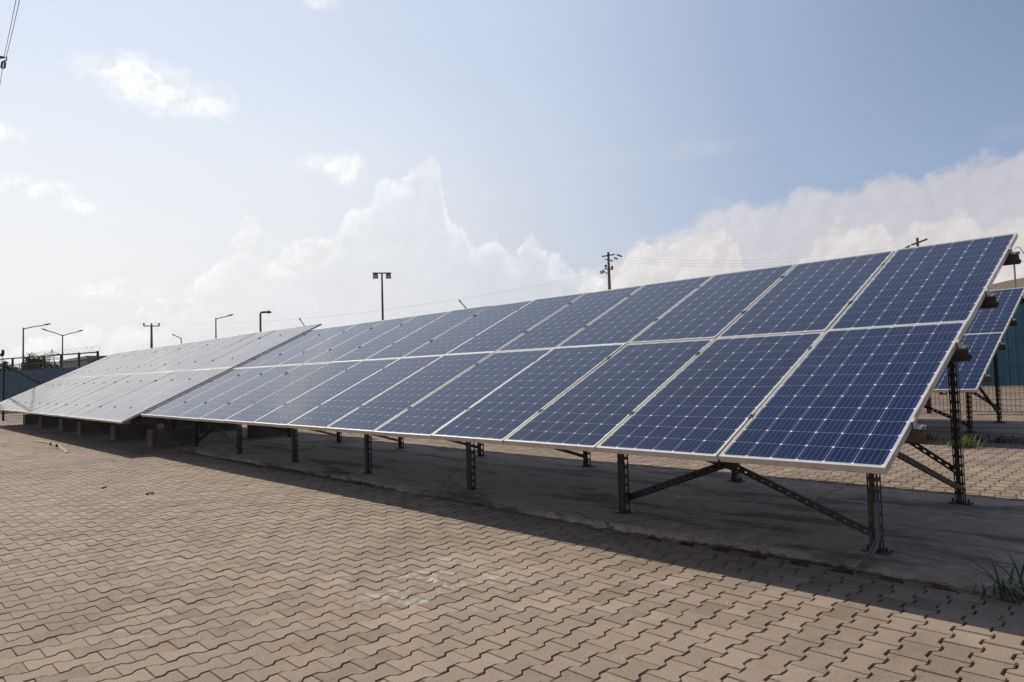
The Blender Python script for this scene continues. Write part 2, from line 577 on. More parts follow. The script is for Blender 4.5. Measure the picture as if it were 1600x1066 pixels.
def empty(name, loc, rz=0.0):
    o = bpy.data.objects.new(name, None)
    o.empty_display_size = .3
    col.objects.link(o)
    o.location = loc; o.rotation_euler = (0, 0, rz)
    return o


def dup(o, loc=None, parent=None):
    c = o.copy()
    col.objects.link(c)
    if parent is not None: c.parent = parent
    if loc is not None: c.location = loc
    for ch in list(o.children):
        dup(ch, None, c)
    return c


def gz(y):
    """the yard falls gently towards the front"""
    return .018 * (min(max(y, -12), 30) - 3.5)


# ------------------------------------------------------------------ ground
def sheet(name, xs, ys, dz, material):
    vs = [(x, y, gz(y) + dz) for y in ys for x in xs]
    n = len(xs)
    fs = [(j * n + i, j * n + i + 1, (j + 1) * n + i + 1, (j + 1) * n + i) for j in range(len(ys) - 1) for i in range(n - 1)]
    b = MB(); b.add(vs, fs)
    return tag(b.build(name, material), kind='structure')


sheet('ground', [-2500, -300, -60, 60, 300, 2500], [-2500, -300, -12, 0, 12, 30, 300, 2500], -.035, M['land'])
sheet('joint_sand', [-44, -20, 0, 12], [-11.9, -4, 4, 12, 20, 29], -.017, M['soil'])


def pavers():
    L, wd, nr = .2, .08575, .05775
    pitch = wd + nr
    th = R(90.8)
    es = np.array([math.cos(th), math.sin(th)]); et = np.array([math.sin(th), -math.cos(th)])
    def outline(jx, js, k):
        a, w, n_ = L / 2 - js, wd - jx, nr - jx
        s = np.array([-a, -.063, -.037, .037, .063, a])
        h = np.array([w, w, n_, n_, w, w])
        return np.concatenate([np.stack([s, h], 1), np.stack([s[::-1], -h[::-1]], 1)])[::-1]
    top = outline(.0074, .0020, 0)
    mid = outline(.0046, .0009, 0)
    # centres
    I = np.arange(-300, 90); J = np.arange(-60, 150)
    ii, jj = np.meshgrid(I, J, indexing='ij')
    s = jj * L + (ii % 2) * L / 2; t = ii * pitch
    cx = (s * es[0] + t * et[0]).ravel() - 1.0395; cy = (s * es[1] + t * et[1]).ravel() - 1.558
    C0 = np.array(CAM_C[:2])
    rx, ry = cx - C0[0], cy - C0[1]
    d = np.hypot(rx, ry)
    yaw = np.degrees(np.arctan2(rx, ry))
    front = (cy < 4.6) & (cy > -11) & (cx > -42)
    back = (cy >= 3.0) & (cy < 27) & (cx > -9) & (cx < 6)
    keep = (front | back) & (d > 1.6) & (yaw > -91) & (yaw < 2) & (cx < 11)
    # under the concrete slabs there are none
    keep &= ~((cx > -13.0) & (cx < 3.5) & (cy > .62) & (cy < 3.30))
    keep &= ~((cx > -12.0) & (cx < 3.5) & (cy > 8.0) & (cy < 11.1))
    cx, cy = cx[keep], cy[keep]
    n = len(cx)
    rot = rng.normal(0, .006, n)
    cxj = cx + rng.normal(0, .0007, n); cyj = cy + rng.normal(0, .0006, n)
    zz = .018 * (np.clip(cyj, -12, 30) - 3.5) + rng.normal(0, .0009, n)
    # shallow unevenness of the bedding
    zz += .005 * np.sin(cxj * .9 + 1.3 * np.sin(cyj * .7)) * np.sin(cyj * 1.1 + .5)
    tx, ty = rng.normal(0, .006, n), rng.normal(0, .006, n)
    V = np.zeros((n, 36, 3))
    ca, sa = np.cos(rot)[:, None], np.sin(rot)[:, None]
    for k, (o, z) in enumerate(((top, 0.0), (mid, -.0060), (mid, -.020))):
        ls = o[:, 0][None] * ca - o[:, 1][None] * sa
        lt = o[:, 0][None] * sa + o[:, 1][None] * ca
        V[:, k * 12:(k + 1) * 12, 0] = cxj[:, None] + ls * es[0] + lt * et[0]
        V[:, k * 12:(k + 1) * 12, 1] = cyj[:, None] + ls * es[1] + lt * et[1]
        V[:, k * 12:(k + 1) * 12, 2] = zz[:, None] + z + ls * tx[:, None] + lt * ty[:, None]
    loops1 = [list(range(12))]
    for k in range(2):
        for i in range(12):
            j = (i + 1) % 12
            loops1.append([k * 12 + j, k * 12 + i, k * 12 + 12 + i, k * 12 + 12 + j])
    # orientation check: make the top face look up
    o = V[0, :12, :2]
    area = .5 * np.sum(o[:, 0] * np.roll(o[:, 1], -1) - np.roll(o[:, 0], -1) * o[:, 1])
    if area < 0: loops1 = [l[::-1] for l in loops1]
    tot = np.array([len(l) for l in loops1])
    flat = np.concatenate([np.array(l) for l in loops1])
    loops = (flat[None] + np.arange(n)[:, None] * 36).ravel()
    totals = np.tile(tot, n)
    starts = np.concatenate([[0], np.cumsum(totals)[:-1]])
    me = bpy.data.meshes.new('paving')
    me.vertices.add(n * 36); me.vertices.foreach_set('co', V.ravel())
    me.loops.add(len(loops)); me.loops.foreach_set('vertex_index', loops.astype(np.int32))
    me.polygons.add(len(totals))
    me.polygons.foreach_set('loop_start', starts.astype(np.int32))
    me.polygons.foreach_set('use_smooth', np.zeros(len(totals), dtype=bool))
    me.update(calc_edges=True)
    rn = np.repeat(np.clip(rng.normal(.5, .24, n), 0, 1), len(tot))
    a = me.attributes.new('rnd', 'FLOAT', 'FACE'); a.data.foreach_set('value', rn.astype(np.float32))
    me.materials.append(M['paver'])
    ob = bpy.data.objects.new('paving', me); col.objects.link(ob)
    tag(ob, kind='structure')
    print('pavers', n)


pavers()


def slab(name, x0, x1, y0, y1, h):
    """cast slab with a ragged, crumbling front edge"""
    n = int((x1 - x0) / .05)
    b = MB(); vs = []; fs = []
    rows = 6
    ed = np.cumsum(rng.normal(0, .008, n + 1)); ed -= np.linspace(0, ed[-1], n + 1); ed += rng.normal(0, .006, n + 1)
    for i in range(n + 1):
        x = x0 + (x1 - x0) * i / n
        e = float(ed[i])
        zf = h + rng.normal(0, .003)
        prof = [(y0 + e - .025 + rng.normal(0, .008), -.03), (y0 + e - .012 + rng.normal(0, .006), h * .5), (y0 + e + .018, zf - .006),
                (y0 + .12 + e, zf + .004), (y0 + (y1 - y0) * .5, h + .012), (y1 - .02, h), (y1, -.03)]
        vs += [(x, y, gz(y) + z) for y, z in prof]
    k = 7
    for i in range(n):
        for j in range(k - 1):
            fs.append((i * k + j, (i + 1) * k + j, (i + 1) * k + j + 1, i * k + j + 1))
    fs.append(tuple(range(k))); fs.append(tuple(n * k + j for j in range(k - 1, -1, -1)))
    b.add(vs, fs)
    return tag(b.build(name, M['slab']), kind='structure')


slab('concrete_slab', -13.05, 3.4, .74, 3.34, .045)
slab('concrete_slab', -12.0, 3.4, 7.97, 11.13, .05)


b = MB(); vs = []; fs = []
nx = 420
for i in range(nx + 1):
    x = -13.1 + 16.6 * i / nx
    w0 = .635 + .02 * math.sin(x * 3.1) + rng.normal(0, .012)
    for y, z in ((w0 - .02, -.012), (w0 + .015, -.001 + rng.normal(0, .002)), (.70, .003 + rng.normal(0, .004)), (.80, .010 + rng.normal(0, .004))):
        vs.append((x, y, gz(y) + z))
for i in range(nx):
    for j in range(3): fs.append((i * 4 + j, (i + 1) * 4 + j, (i + 1) * 4 + j + 1, i * 4 + j + 1))
b.add(vs, fs)
tag(b.build('soil', M['edge_soil']), kind='structure')


# ------------------------------------------------------------------ solar arrays
def channel(mb, a, b, w, d, web_dir, slot=.05, gap=.03, th=.004, web_slots=False, rail=.23):
    """slotted U channel from a to b: solid web facing web_dir, flanges with real slots"""
    a, b = Vector(a), Vector(b)
    t = (b - a); Lg = t.length; t.normalize()
    nrm_ = Vector(web_dir); nrm_ -= t * nrm_.dot(t); nrm_.normalize()
    sx = t.cross(nrm_)
    M3 = Matrix((sx, nrm_, t)).transposed()
    mid = (a + b) / 2
    n = int(Lg / (slot + gap))
    if web_slots:
        e, sw = .008, .0065
        ctr = w - 2 * e - 2 * sw
        wo_ = nrm_ * (d / 2 - th / 2)
        mb.box(mid + wo_, (ctr, th, Lg), M3)
        for s in (-1, 1):
            mb.box(mid + wo_ + sx * s * (w / 2 - e / 2), (e, th, Lg), M3)
            for i in range(n + 1):
                z = -Lg / 2 + gap / 2 + i * (slot + gap)
                if z > Lg / 2: break
                mb.box(mid + wo_ + t * z + sx * s * (w / 2 - e - sw / 2), (sw, th, gap), M3)
    else:
        mb.box(mid + nrm_ * (d / 2 - th / 2), (w, th, Lg), M3)
    for s in (-1, 1):
        o = mid + sx * s * (w / 2 - th / 2)
        # two long rails and short bridges between slots
        rw = d * rail
        mb.box(o + nrm_ * (d / 2 - th - rw / 2), (th, rw, Lg), M3)
        mb.box(o + nrm_ * (-d / 2 + rw / 2), (th, rw, Lg), M3)
        for i in range(n + 1):
            z = -Lg / 2 + gap / 2 + i * (slot + gap)
            if z > Lg / 2: break
            mb.box(o + t * z + nrm_ * (-th / 2), (th, d - th - 2 * rw, gap), M3)


def frame_mesh(w, l, lip, h):
    b = MB()
    bars = [((-w / 2, lip / 2, -h / 2), (w, lip, h)), ((-w / 2, l - lip / 2, -h / 2), (w, lip, h)),
            ((-lip / 2, l / 2, -h / 2), (lip, l - 2 * lip, h)), ((-w + lip / 2, l / 2, -h / 2), (lip, l - 2 * lip, h))]
    for c, s in bars: b.box(c, s)
    # inner return flange at the back
    fl = .03
    for c, s in [((-w / 2, lip + fl / 2, -h + .001), (w - 2 * lip, fl, .002)), ((-w / 2, l - lip - fl / 2, -h + .001), (w - 2 * lip, fl, .002))]:
        b.box(c, s)
    return b


def make_panel(w, l, gm):
    lip, h = .0122, .042
    g = MB()
    i = lip + .0005
    top, bot = -.0025, -.0085
    vs = [(-i, i, top), (-w + i, i, top), (-w + i, l - i, top), (-i, l - i, top), (-i, i, bot), (-w + i, i, bot), (-w + i, l - i, bot), (-i, l - i, bot)]
    g.add(vs, [(3, 2, 1, 0), (4, 5, 6, 7), (0, 1, 5, 4), (1, 2, 6, 5), (2, 3, 7, 6), (3, 0, 4, 7)])
    p = g.build('solar_panel', gm)
    uvl = p.data.uv_layers.new(name='UVMap')
    for lp in p.data.loops:
        c = p.data.vertices[lp.vertex_index].co
        uvl.data[lp.index].uv = (-c.x, c.y)
    fo = frame_mesh(w, l, lip, h).build('frame', M['alu'], p)
    bv = fo.modifiers.new('bevel', 'BEVEL'); bv.width = .0012; bv.segments = 1
    j = MB(); j.bbox((-w / 2, l * .82, -.022), (.12, .10, .022), .004)
    j.build('junction_box', M['black'], p)
    return p


def solar_array(name, x0, y0, z0, tilt, ncol, pw, pl, gm, label, purlin_v, frames_x, yf, yr, groundz, gap=.020, over=.065, clampmat=None):
    """lower right corner of the top plane at (x0, y0, z0); columns run towards -X"""
    t = R(tilt)
    ev = Vector((0, math.cos(t), math.sin(t))); ew = Vector((0, -math.sin(t), math.cos(t))); ex = Vector((-1, 0, 0))
    O = Vector((x0, y0, z0))
    base = Vector((x0 - ncol * (pw + gap) / 2, y0 + pl * math.cos(t), groundz(y0 + 2)))
    root = empty(name, base)
    tag(root, label, 'solar array')
    P = lambda u, v, w=0.0: O + ex * u + ev * v + ew * w - base
    first = None
    for r_ in range(2):
        for c in range(ncol):
            loc = P(c * (pw + gap), r_ * (pl + .011), 0)
            if first is None:
                first = make_panel(pw, pl, gm); o = first; o.parent = root; o.location = loc
            else:
                o = dup(first, loc, root)
            o.rotation_euler = (t + R(rng.normal(0, .10)), R(rng.normal(0, .10)), R(rng.normal(0, .03)))
            o.location = loc + ew * float(rng.normal(0, .0012)) + ev * float(rng.normal(0, .0015))
    W_ = ncol * (pw + gap) - gap
    # purlins: lipped C sections running along the array
    for v in purlin_v:
        b = MB()
        ph, pd, th = .095, .06, .005
        xa, xb = x0 + over, x0 - W_ - over
        c0 = O + ev * v - ew * .042
        M3 = Matrix((Vector((1, 0, 0)), ev, ew)).transposed()
        mx = (xa + xb) / 2; Lx = xa - xb
        cc = Vector((mx, c0.y, c0.z)) - base
        b.box(cc - ew * (th / 2), (Lx, pd, th), M3)
        b.box(cc - ew * (ph - th / 2), (Lx, pd, th), M3)
        b.box(cc - ev * (pd / 2 - th / 2) - ew * ph / 2, (Lx, th, ph - 2 * th), M3)
        b.box(cc + ev * (pd / 2 - th / 2) - ew * (th + .008), (Lx, th, .016), M3)
        b.box(cc + ev * (pd / 2 - th / 2) - ew * (ph - th - .008), (Lx, th, .016), M3)
        b.build('purlin', M['rail'], root)
    # mid clamps between columns, end clamps at both sides
    cm = MB(); cm.box((0, 0, .003), (.030, .050, .006)); cm.tube([(0, 0, .006), (0, 0, .013)], .0075, 6)
    cl0 = None
    for v in purlin_v:
        for c in range(1, ncol):
            loc = P(c * (pw + gap) - gap / 2, v, 0)
            if cl0 is None: cl0 = cm.build('clamp', M['clamp'], root, loc, (t, 0, 0)); o = cl0
            else: o = dup(cl0, loc, root)
    em = MB(); em.box((.010, 0, -.018), (.006, .05, .05)); em.box((.001, 0, .004), (.022, .05, .005)); em.box((.028, 0, -.043), (.036, .05, .005))
    em.tube([(.014, 0, -.03), (.014, 0, .016)], .006, 6)
    e0 = None
    for v in purlin_v:
        loc = P(0, v, 0)
        if e0 is None: e0 = em.build('end_clamp', M['bracket'], root, loc, (t, 0, 0)); o = e0
        else: o = dup(e0, loc, root)
    # frames: two posts, a rafter, a transverse brace
    under = lambda y: z0 + (y - y0) * math.tan(t) - (.042 + .095) / math.cos(t)
    tops = []
    for k, fx in enumerate(frames_x):
        raf = MB()
        ya, yb = y0 + .30, y0 + 2 * pl * math.cos(t) - .30
        channel(raf, Vector((fx - .06, ya, under(ya) - .05)) - base, Vector((fx - .06, yb, under(yb) - .05)) - base, .05, .09, (-1, 0, 0))
        raf.build('rafter', M['steel'], root)
        for which, y in (('front', yf), ('rear', yr)):
            zb = groundz(y)
            zt = under(y) - .01
            pb = MB()
            channel(pb, Vector((fx, y, zb)) - base, Vector((fx, y, zt)) - base, .066, .075, (0, -1, 0), .052, .026, web_slots=True)
            po = pb.build('post', M['steel'], root)
            bp = MB()
            bp.box(Vector((fx, y, zb + .004)) - base, (.16, .13, .008))
            for sx in (-1, 1):
                bp.tube([Vector((fx + sx * .06, y, zb + .008)) - base, Vector((fx + sx * .06, y, zb + .035)) - base], .008, 6)
            bp.build('base_plate', M['steel'], po)
        br = MB()
        channel(br, Vector((fx + .025, yr - .03, groundz(yr) + .12)) - base, Vector((fx + .025, yf + .03, under(yf) - .30)) - base, .034, .036, (0, -.5, 1), .036, .038, rail=.32)
        br.build('brace', M['steel'], root)

    def xbrace(xa, xb, y, za, zb_):
        br = MB()
        channel(br, Vector((xa, y, za)) - base, Vector((xb, y, zb_)) - base, .036, .050, (0, .25, 1), .034, .036, rail=.34)
        br.build('brace', M['steel'], root)
    n = len(frames_x)
    pairs = [(0, 1)] + ([(n - 2, n - 1)] if n > 3 else [])
    for (i, j) in pairs:
        a, b_ = frames_x[i], frames_x[j]
        xbrace(a, b_, yf - .055, groundz(yf) + .12, under(yf) - .10)
        xbrace(b_, a, yf + .055, groundz(yf) + .12, under(yf) - .10)
        xbrace(a, b_, yr + .055, groundz(yr) + .24, under(yr) - .25)
    return root


slabz = lambda y: gz(y) + .05
near_array = solar_array('solar_array', 0, 0, .70, 25.5, 13, .992, 1.956, M['glass72'],
                         'long near solar array of dark blue panels standing on a low concrete slab',
                         (.52, 1.62, 2.56, 3.52), [-.42 - 2.115 * k for k in range(7)], 1.0, 2.97, slabz)

blockz = lambda y: gz(y) + .36
far_x = -13.19
left_array = solar_array('solar_array', far_x, -.32, .58, 25.6, 15, 1.134, 2.279, M['glass144'],
                         'pale sky-reflecting solar array at far left raised on concrete blocks',
                         (.52, 1.80, 2.82, 4.08), [far_x - 1.4 - 2.95 * k for k in range(6)], 1.05, 3.15, blockz)

slabz3 = lambda y: gz(y) + .055
rear_array = solar_array('solar_array', -1.28, 7.37, .87, 25.2, 9, .992, 1.956, M['glass72'],
                         'shorter solar array behind the near one, next to the mesh fence',
                         (.52, 1.62, 2.56, 3.52), [-1.72 - 2.1 * k for k in range(4)], 8.75, 10.6, slabz3)

# ballast blocks under the left array
ordn = ['nearest', 'second', 'third', 'fourth', 'fifth', 'farthest']
for row, y in (('front', 1.05), ('rear', 3.15)):
    for k in range(6):
        x = far_x - 1.4 - 2.95 * k
        b = MB(); b.bbox((0, 0, .18), (.42, .95, .36), .018)
        o = b.build('concrete_block', M['block'], None, (x + rng.normal(0, .05), y + rng.normal(0, .04), gz(y) - .003), (0, 0, R(rng.normal(0, 2))))
        tag(o, '%s grey concrete block in the %s row under the left solar array' % (ordn[k], row), 'concrete block', 'ballast blocks under the left array')

# flexible conduit from the right front post to the slab edge
b = MB()
pts = []
px_, py_ = -.40, .955
for i in range(9): pts.append((px_, py_, slabz(py_) + .34 - .03 * i))
for i in range(14):
    s = i / 13
    pts.append((px_ + .02 * math.sin(s * 3), py_ - .02 - .36 * s, slabz(.9) + .07 - .05 * math.sin(min(1, s * 1.3) * math.pi / 2) - .055 * max(0, s - .55) / .45))
b.tube(pts, .017, 10)
tag(b.build('conduit', M['conduit'], None, smooth=True), 'grey flexible conduit running from the right front post foot to the slab edge', 'conduit')


# ------------------------------------------------------------------ vegetation, litter
def blades(mb, c, n, h, spread, w, droop=.6, seed=0, segs=4, lean=1.0):
    rr = random.Random(seed)
    for _ in range(n):
        a = rr.uniform(0, 2 * math.pi)
        L = h * rr.uniform(.5, 1.15)
        o = Vector((c[0] + rr.gauss(0, spread * .25), c[1] + rr.gauss(0, spread * .25), c[2]))
        out = Vector((math.cos(a), math.sin(a), 0)); side = Vector((-math.sin(a), math.cos(a), 0))
        k = rr.uniform(.25, 1.0) * lean
        vs = []
        dr = droop * rr.uniform(.4, 1.3)
        for i in range(segs + 1):
            s = i / segs
            p = o + out * (L * k * (s * .75 + .25 * s * s)) + Vector((0, 0, L * (s - dr * s * s * .75)))
            p.z = max(p.z, c[2] + .004)
            ww = w * (1 - s ** 1.6) + .0006
            vs += [p - side * ww, p + side * ww]
        fs = [(2 * i, 2 * i + 1, 2 * i + 3, 2 * i + 2) for i in range(segs)]
        mb.add(vs, fs, rr.random())


b = MB()
blades(b, (0, 0, 0), 22, .46, .26, .0052, 1.0, 3, 7, 1.5)
blades(b, (.05, -.03, 0), 20, .36, .32, .0055, 1.35, 4, 7, 1.9)
blades(b, (-.06, .03, 0), 40, .12, .35, .004, .8, 9, 4, 1.2)
tag(b.build('grass_tuft', M['darkgrass'], None, (.47, .66, gz(.7) + .0)), 'dark shaded tuft of long arching blades at the near slab corner', 'grass tuft')
b = MB()
blades(b, (0, 0, 0), 95, .27, .26, .005, .55, 5, 4, 1.0)
blades(b, (-.12, .02, 0), 40, .18, .22, .005, .8, 6, 4, 1.3)
tag(b.build('grass_tuft', M['grass'], None, (-1.42, 7.28, gz(7.3))), 'bright green sunlit tuft in front of the rear array', 'grass tuft')
b = MB()
for i in range(14):
    blades(b, (rng.uniform(-1.6, 1.8), rng.uniform(-.05, .5), .0), 26, .18, .35, .006, .6, 20 + i, 3, .9)
tag(b.build('weeds', M['darkgrass'], None, (-.9, 7.9, gz(7.8) + .01)), 'dark low weeds in the shade under the rear solar array', 'weeds', kind='stuff')

# brown needles gathered against the slab edge and dry straws on the pavers
b = MB()
for i in range(11000):
    x = -13 + 16.2 * (rng.random() ** .55)
    y = .715 - abs(rng.normal(0, .060)) + .012 * math.sin(x * 2.1)
    a = rng.uniform(0, math.pi); L = rng.uniform(.015, .06)
    z = gz(y) + rng.uniform(-.003, .030) * max(.15, (y - .55) / .16)
    d = Vector((math.cos(a), math.sin(a) * .7, rng.normal(0, .2))) * L * .5; s_ = Vector((-math.sin(a), math.cos(a), 0)) * .0016
    c = Vector((x, y, z))
    b.add([c - d - s_, c - d + s_, c + d + s_, c + d - s_], [(0, 1, 2, 3)])
tag(b.build('needle_litter', M['needles']), 'brown dry needles gathered along the front edge of the slab', 'litter', kind='stuff')
b = MB()
for i in range(260):
    q = rng.random()
    r0 = 1.9 + 9 * rng.random() ** 1.4; ya = R(-88 + 78 * rng.random())
    x, y = CAM_C.x + r0 * math.sin(ya), CAM_C.y + r0 * math.cos(ya)
    if y > .6: continue
    a = rng.uniform(0, 2 * math.pi); L = rng.uniform(.02, .085); bend = rng.normal(0, .5)
    pts = []
    for k in range(4):
        pts.append((x + math.cos(a) * L * k / 3, y + math.sin(a) * L * k / 3, gz(y) + .004 + .004 * math.sin(k * 1.05)))
        a += bend * .4
    b.tube(pts, rng.uniform(.0007, .0014), 4)
tag(b.build('straw_litter', M['straw']), 'scattered pale dry straws lying on the paving', 'litter', kind='stuff')

for (x, y, s, lab) in ((-9.16, -1.57, .022, 'small dark clod of earth on the paving, left one of two'), (-8.02, -1.32, .027, 'dark crumbly clod of earth on the paving, right one of two')):
    b = MB()
    for k in range(7):
        bm = bmesh.new()
        bmesh.ops.create_icosphere(bm, subdivisions=2, radius=s * rng.uniform(.4, .8))
        o_ = Vector((rng.normal(0, s), rng.normal(0, s * .7), s * .25))
        for v in bm.verts: v.co = v.co * (1 + rng.normal(0, .09)) + o_; v.co.z = max(v.co.z * .8, 0)
        vs = [v.co.copy() for v in bm.verts]; fs = [tuple(v.index for v in f.verts) for f in bm.faces]
        b.add(vs, fs); bm.free()
    tag(b.build('earth_clod', M['clod'], None, (x, y, gz(y))), lab, 'earth clod', 'clods on the paving')

p0, p1 = Vector((-19.5, -.62, 0)), Vector((-15.2, -.70, 0))
b = MB(); n = 14; vs = []; fs = []
for i in range(n + 1):
    s = i / n
    c = p0.lerp(p1, s); c.y += .12 * math.sin(s * 4.0) ; c.z = gz(c.y)
    h = .012 + .02 * math.sin(s * 9) ** 2
    vs += [c + Vector((0, -.03, .002)), c + Vector((0, -.025, h)), c + Vector((0, .025, h + .01)), c + Vector((0, .03, .002))]
for i in range(n):
    for j in range(3): fs.append((i * 4 + j, (i + 1) * 4 + j, (i + 1) * 4 + j + 1, i * 4 + j + 1))
    fs.append((i * 4 + 3, (i + 1) * 4 + 3, (i + 1) * 4, i * 4))
fs += [(0, 1, 2, 3), (n * 4 + 3, n * 4 + 2, n * 4 + 1, n * 4)]
b.add(vs, fs)
brd = tag(b.build('wooden_lath', M['board']), 'thin warped orange wooden lath lying on the paving before the left array', 'lath')
for dx_ in (-.10, .55):
    b = MB(); b.bbox((0, 0, .03), (.07, .035, .06), .006); b.box((0, -.018, .035), (.045, .003, .02))
    tag(b.build('brick_offcut', M['clod'], None, (-17.4 + dx_, -.66, gz(-.66) + .02)),
        'small dark offcut standing by the lath, %s' % ('left one' if dx_ < 0 else 'right one'), 'offcut', 'offcuts by the lath')


# ------------------------------------------------------------------ fences
def mesh_fence(p0, p1, label, posts, h=2.35, brace_at=None, panel=(.05, .10)):
    p0, p1 = Vector(p0), Vector(p1)
    d = (p1 - p0); Lg = d.length; d.normalize()
    root = empty('mesh_fence', (p0.x, p0.y, gz(p0.y)))
    tag(root, label, 'fence')
    base = Vector(root.location)
    g = lambda s: gz(p0.y + d.y * s)
    b = MB()
    r = .0040
    n = int(Lg / .075)
    sd = Vector((-d.y, d.x, 0))
    for i in range(n + 1):
        s = Lg * i / n
        c = p0 + d * s; z0 = g(s) + .06
        c0 = Vector((c.x, c.y, 0)) - base
        q = [c0 + d * r, c0 + sd * r, c0 - d * r, c0 - sd * r]
        vs = [v + Vector((0, 0, z)) + Vector((0, 0, 0)) for z in (z0, z0 + h - .06) for v in q]
        for v in vs: pass
        b.add(vs, [(0, 1, 5, 4), (1, 2, 6, 5), (2, 3, 7, 6), (3, 0, 4, 7)])
    m = int(h / .125)
    for j in range(m + 1):
        z = .06 + (h - .06) * j / m
        rr = r * (1.6 if j % 4 == 0 else 1.0)
        a = Vector((p0.x, p0.y, g(0) + z)) - base; e = Vector((p1.x, p1.y, g(Lg) + z)) - base
        b.tube([a, e], rr, 4)
    b.build('wire_mesh', M['black'], root)
    for s in posts:
        c = p0 + d * s
        pb = MB()
        pb.box(Vector((c.x, c.y, g(s) + h / 2)) - base + sd * .04, (.075, .075, h + .06))
        pb.box(Vector((c.x, c.y, g(s) + h + .035)) - base + sd * .04, (.085, .085, .01))
        po = pb.build('fence_post', M['black'], root)
    if brace_at:
        for s, s2 in brace_at:
            c = p0 + d * s; e = p0 + d * s2
            bb = MB(); bb.tube([Vector((c.x, c.y, g(s) + h - .05)) - base + sd * .04, Vector((e.x, e.y, g(s2) + .05)) - base + sd * .04], .028, 8)
            bb.build('fence_brace', M['black'], root)
    return root


mesh_fence((-30, 12.95, 0), (5.5, 12.95, 0), 'black welded mesh fence behind the rear array', [1.5 + 2.5 * k for k in range(14)] + [35.4])
mesh_fence((-33.8, .62, 0), (-33.8, 12.95, 0), 'black mesh fence at the far left end with a slanting brace on its first post', [0, 4.2, 8.4, 12.3], brace_at=[(0, 3.5)])


def coil(mb, pts, r, turns_per_m, wr=.006):
    pts = [Vector(p) for p in pts]
    for a, b_ in zip(pts[:-1], pts[1:]):
        L = (b_ - a).length; t = (b_ - a).normalized(); s = t.cross(Vector((0, 0, 1))).normalized(); u = s.cross(t)
        n = int(L * turns_per_m * 14)
        path = []
        for i in range(n + 1):
            ph = 2 * math.pi * i / 14
            path.append(a + t * (L * i / n) + s * math.cos(ph) * r + u * math.sin(ph) * r)
        mb.tube(path, wr, 4, cap=False)


# teal wall on the right with white coping and razor wire on posts
A = Vector((-9.5, 25.2, gz(25.2))); B_ = Vector((9.0, 26.5, gz(26.5)))
def long_wall(name, A, B, h, thick, m, label, cat, coping=None, fence_h=0, fence_step=2.5, rib=0):
    root = empty(name, A); tag(root, label, cat)
    d = B - A; L = math.hypot(d.x, d.y); a = math.atan2(d.y, d.x)
    M3 = Matrix.Rotation(a, 3, 'Z')
    mid = Vector((d.x / 2, d.y / 2, d.z / 2))
    b = MB(); b.box(mid + Vector((0, 0, h / 2 - .3)), (L, thick, h + .6), M3)
    if rib:
        n = int(L / rib)
        for i in range(n):
            s = (i + .5) / n
            b.box(Vector((d.x * s, d.y * s, d.z * s + h / 2 - .01)) + M3 @ Vector((0, -thick / 2 - .012, 0)), (rib * .45, .024, h - .03), M3)
    b.build('wall_face', m, root)
    if coping:
        c = MB(); c.box(mid + Vector((0, 0, h + .035)), (L + .06, thick + .16, .07), M3); c.build('coping', coping, root)
    if fence_h:
        n = int(L / fence_step)
        f = MB()
        for i in range(n + 1):
            s = i / n
            f.box(Vector((d.x * s, d.y * s, d.z * s + h + fence_h / 2)), (.14, .14, fence_h), M3)
        f.box(mid + Vector((0, 0, h + fence_h - .04)), (L, .09, .10), M3)
        f.box(mid + Vector((0, 0, h + fence_h * .45)), (L, .05, .05), M3)
        f.build('railing', M['black'], root)
    return root


wr = long_wall('teal_wall', A, B_, 2.92, .2, M['teal'], 'teal blue sheet wall with pale coping beyond the mesh fence at right', 'wall', M['coping'], rib=.22)
b = MB()
d_ = B_ - A
coil(b, [A + Vector((0, .1, 4.55)), B_ + Vector((0, .1, 4.62))], .27, 1.7, .012)
for k in range(8):
    c = A + d_ * (k / 7.0)
    b.tube([c + Vector((0, .16, 2.0)), c + Vector((0, .16, 4.35))], .03, 6)
b.tube([A + Vector((0, .16, 4.3)), B_ + Vector((0, .16, 4.35))], .008, 4)
tag(b.build('razor_wire', M['wire']), 'coiled razor wire on posts above the teal wall', 'razor wire')

# cream vaulted hall and dark shed behind it
def hall(c, rz, L, Wd, hw, hr, label):
    root = empty('hall', c, rz); tag(root, label, 'building')
    b = MB(); b.box((0, 0, hw / 2), (L, Wd, hw)); b.build('wall_face', M['shedwall'], root)
    n = 20; vs = []; fs = []
    for i in range(n + 1):
        t_ = math.pi * i / n
        x = -math.cos(t_) * (L / 2 + .4); z = hw + math.sin(t_) * hr
        vs += [(x, -Wd / 2 - .5, z), (x, Wd / 2 + .5, z), (x, -Wd / 2 - .5, z - .25), (x, Wd / 2 + .5, z - .25)]
    for i in range(n):
        o, q = i * 4, i * 4 + 4
        fs += [(o, q, q + 1, o + 1), (o + 2, o + 3, q + 3, q + 2), (o, o + 2, q + 2, q), (o + 1, q + 1, q + 3, o + 3)]
    fs += [tuple(i * 4 + 2 for i in range(n, -1, -1)), tuple(i * 4 + 3 for i in range(n + 1))]
    r_ = MB(); r_.add(vs, fs); r_.build('roof', M['cream'], root)
    dr = MB(); dr.box((L * .2, -Wd / 2 - .04, hw * .4), (4, .08, hw * .8)); dr.build('door', M['roofgrey'], root)
    return root


hr_ = ray(1770, 560); hh_ = math.hypot(hr_.x, hr_.y)
hall((CAM_C.x + hr_.x / hh_ * 68, CAM_C.y + hr_.y / hh_ * 68, gz(30)), R(8), 28, 14, 2.9, 4.0, 'large hall with cream vaulted roof beyond the teal wall')

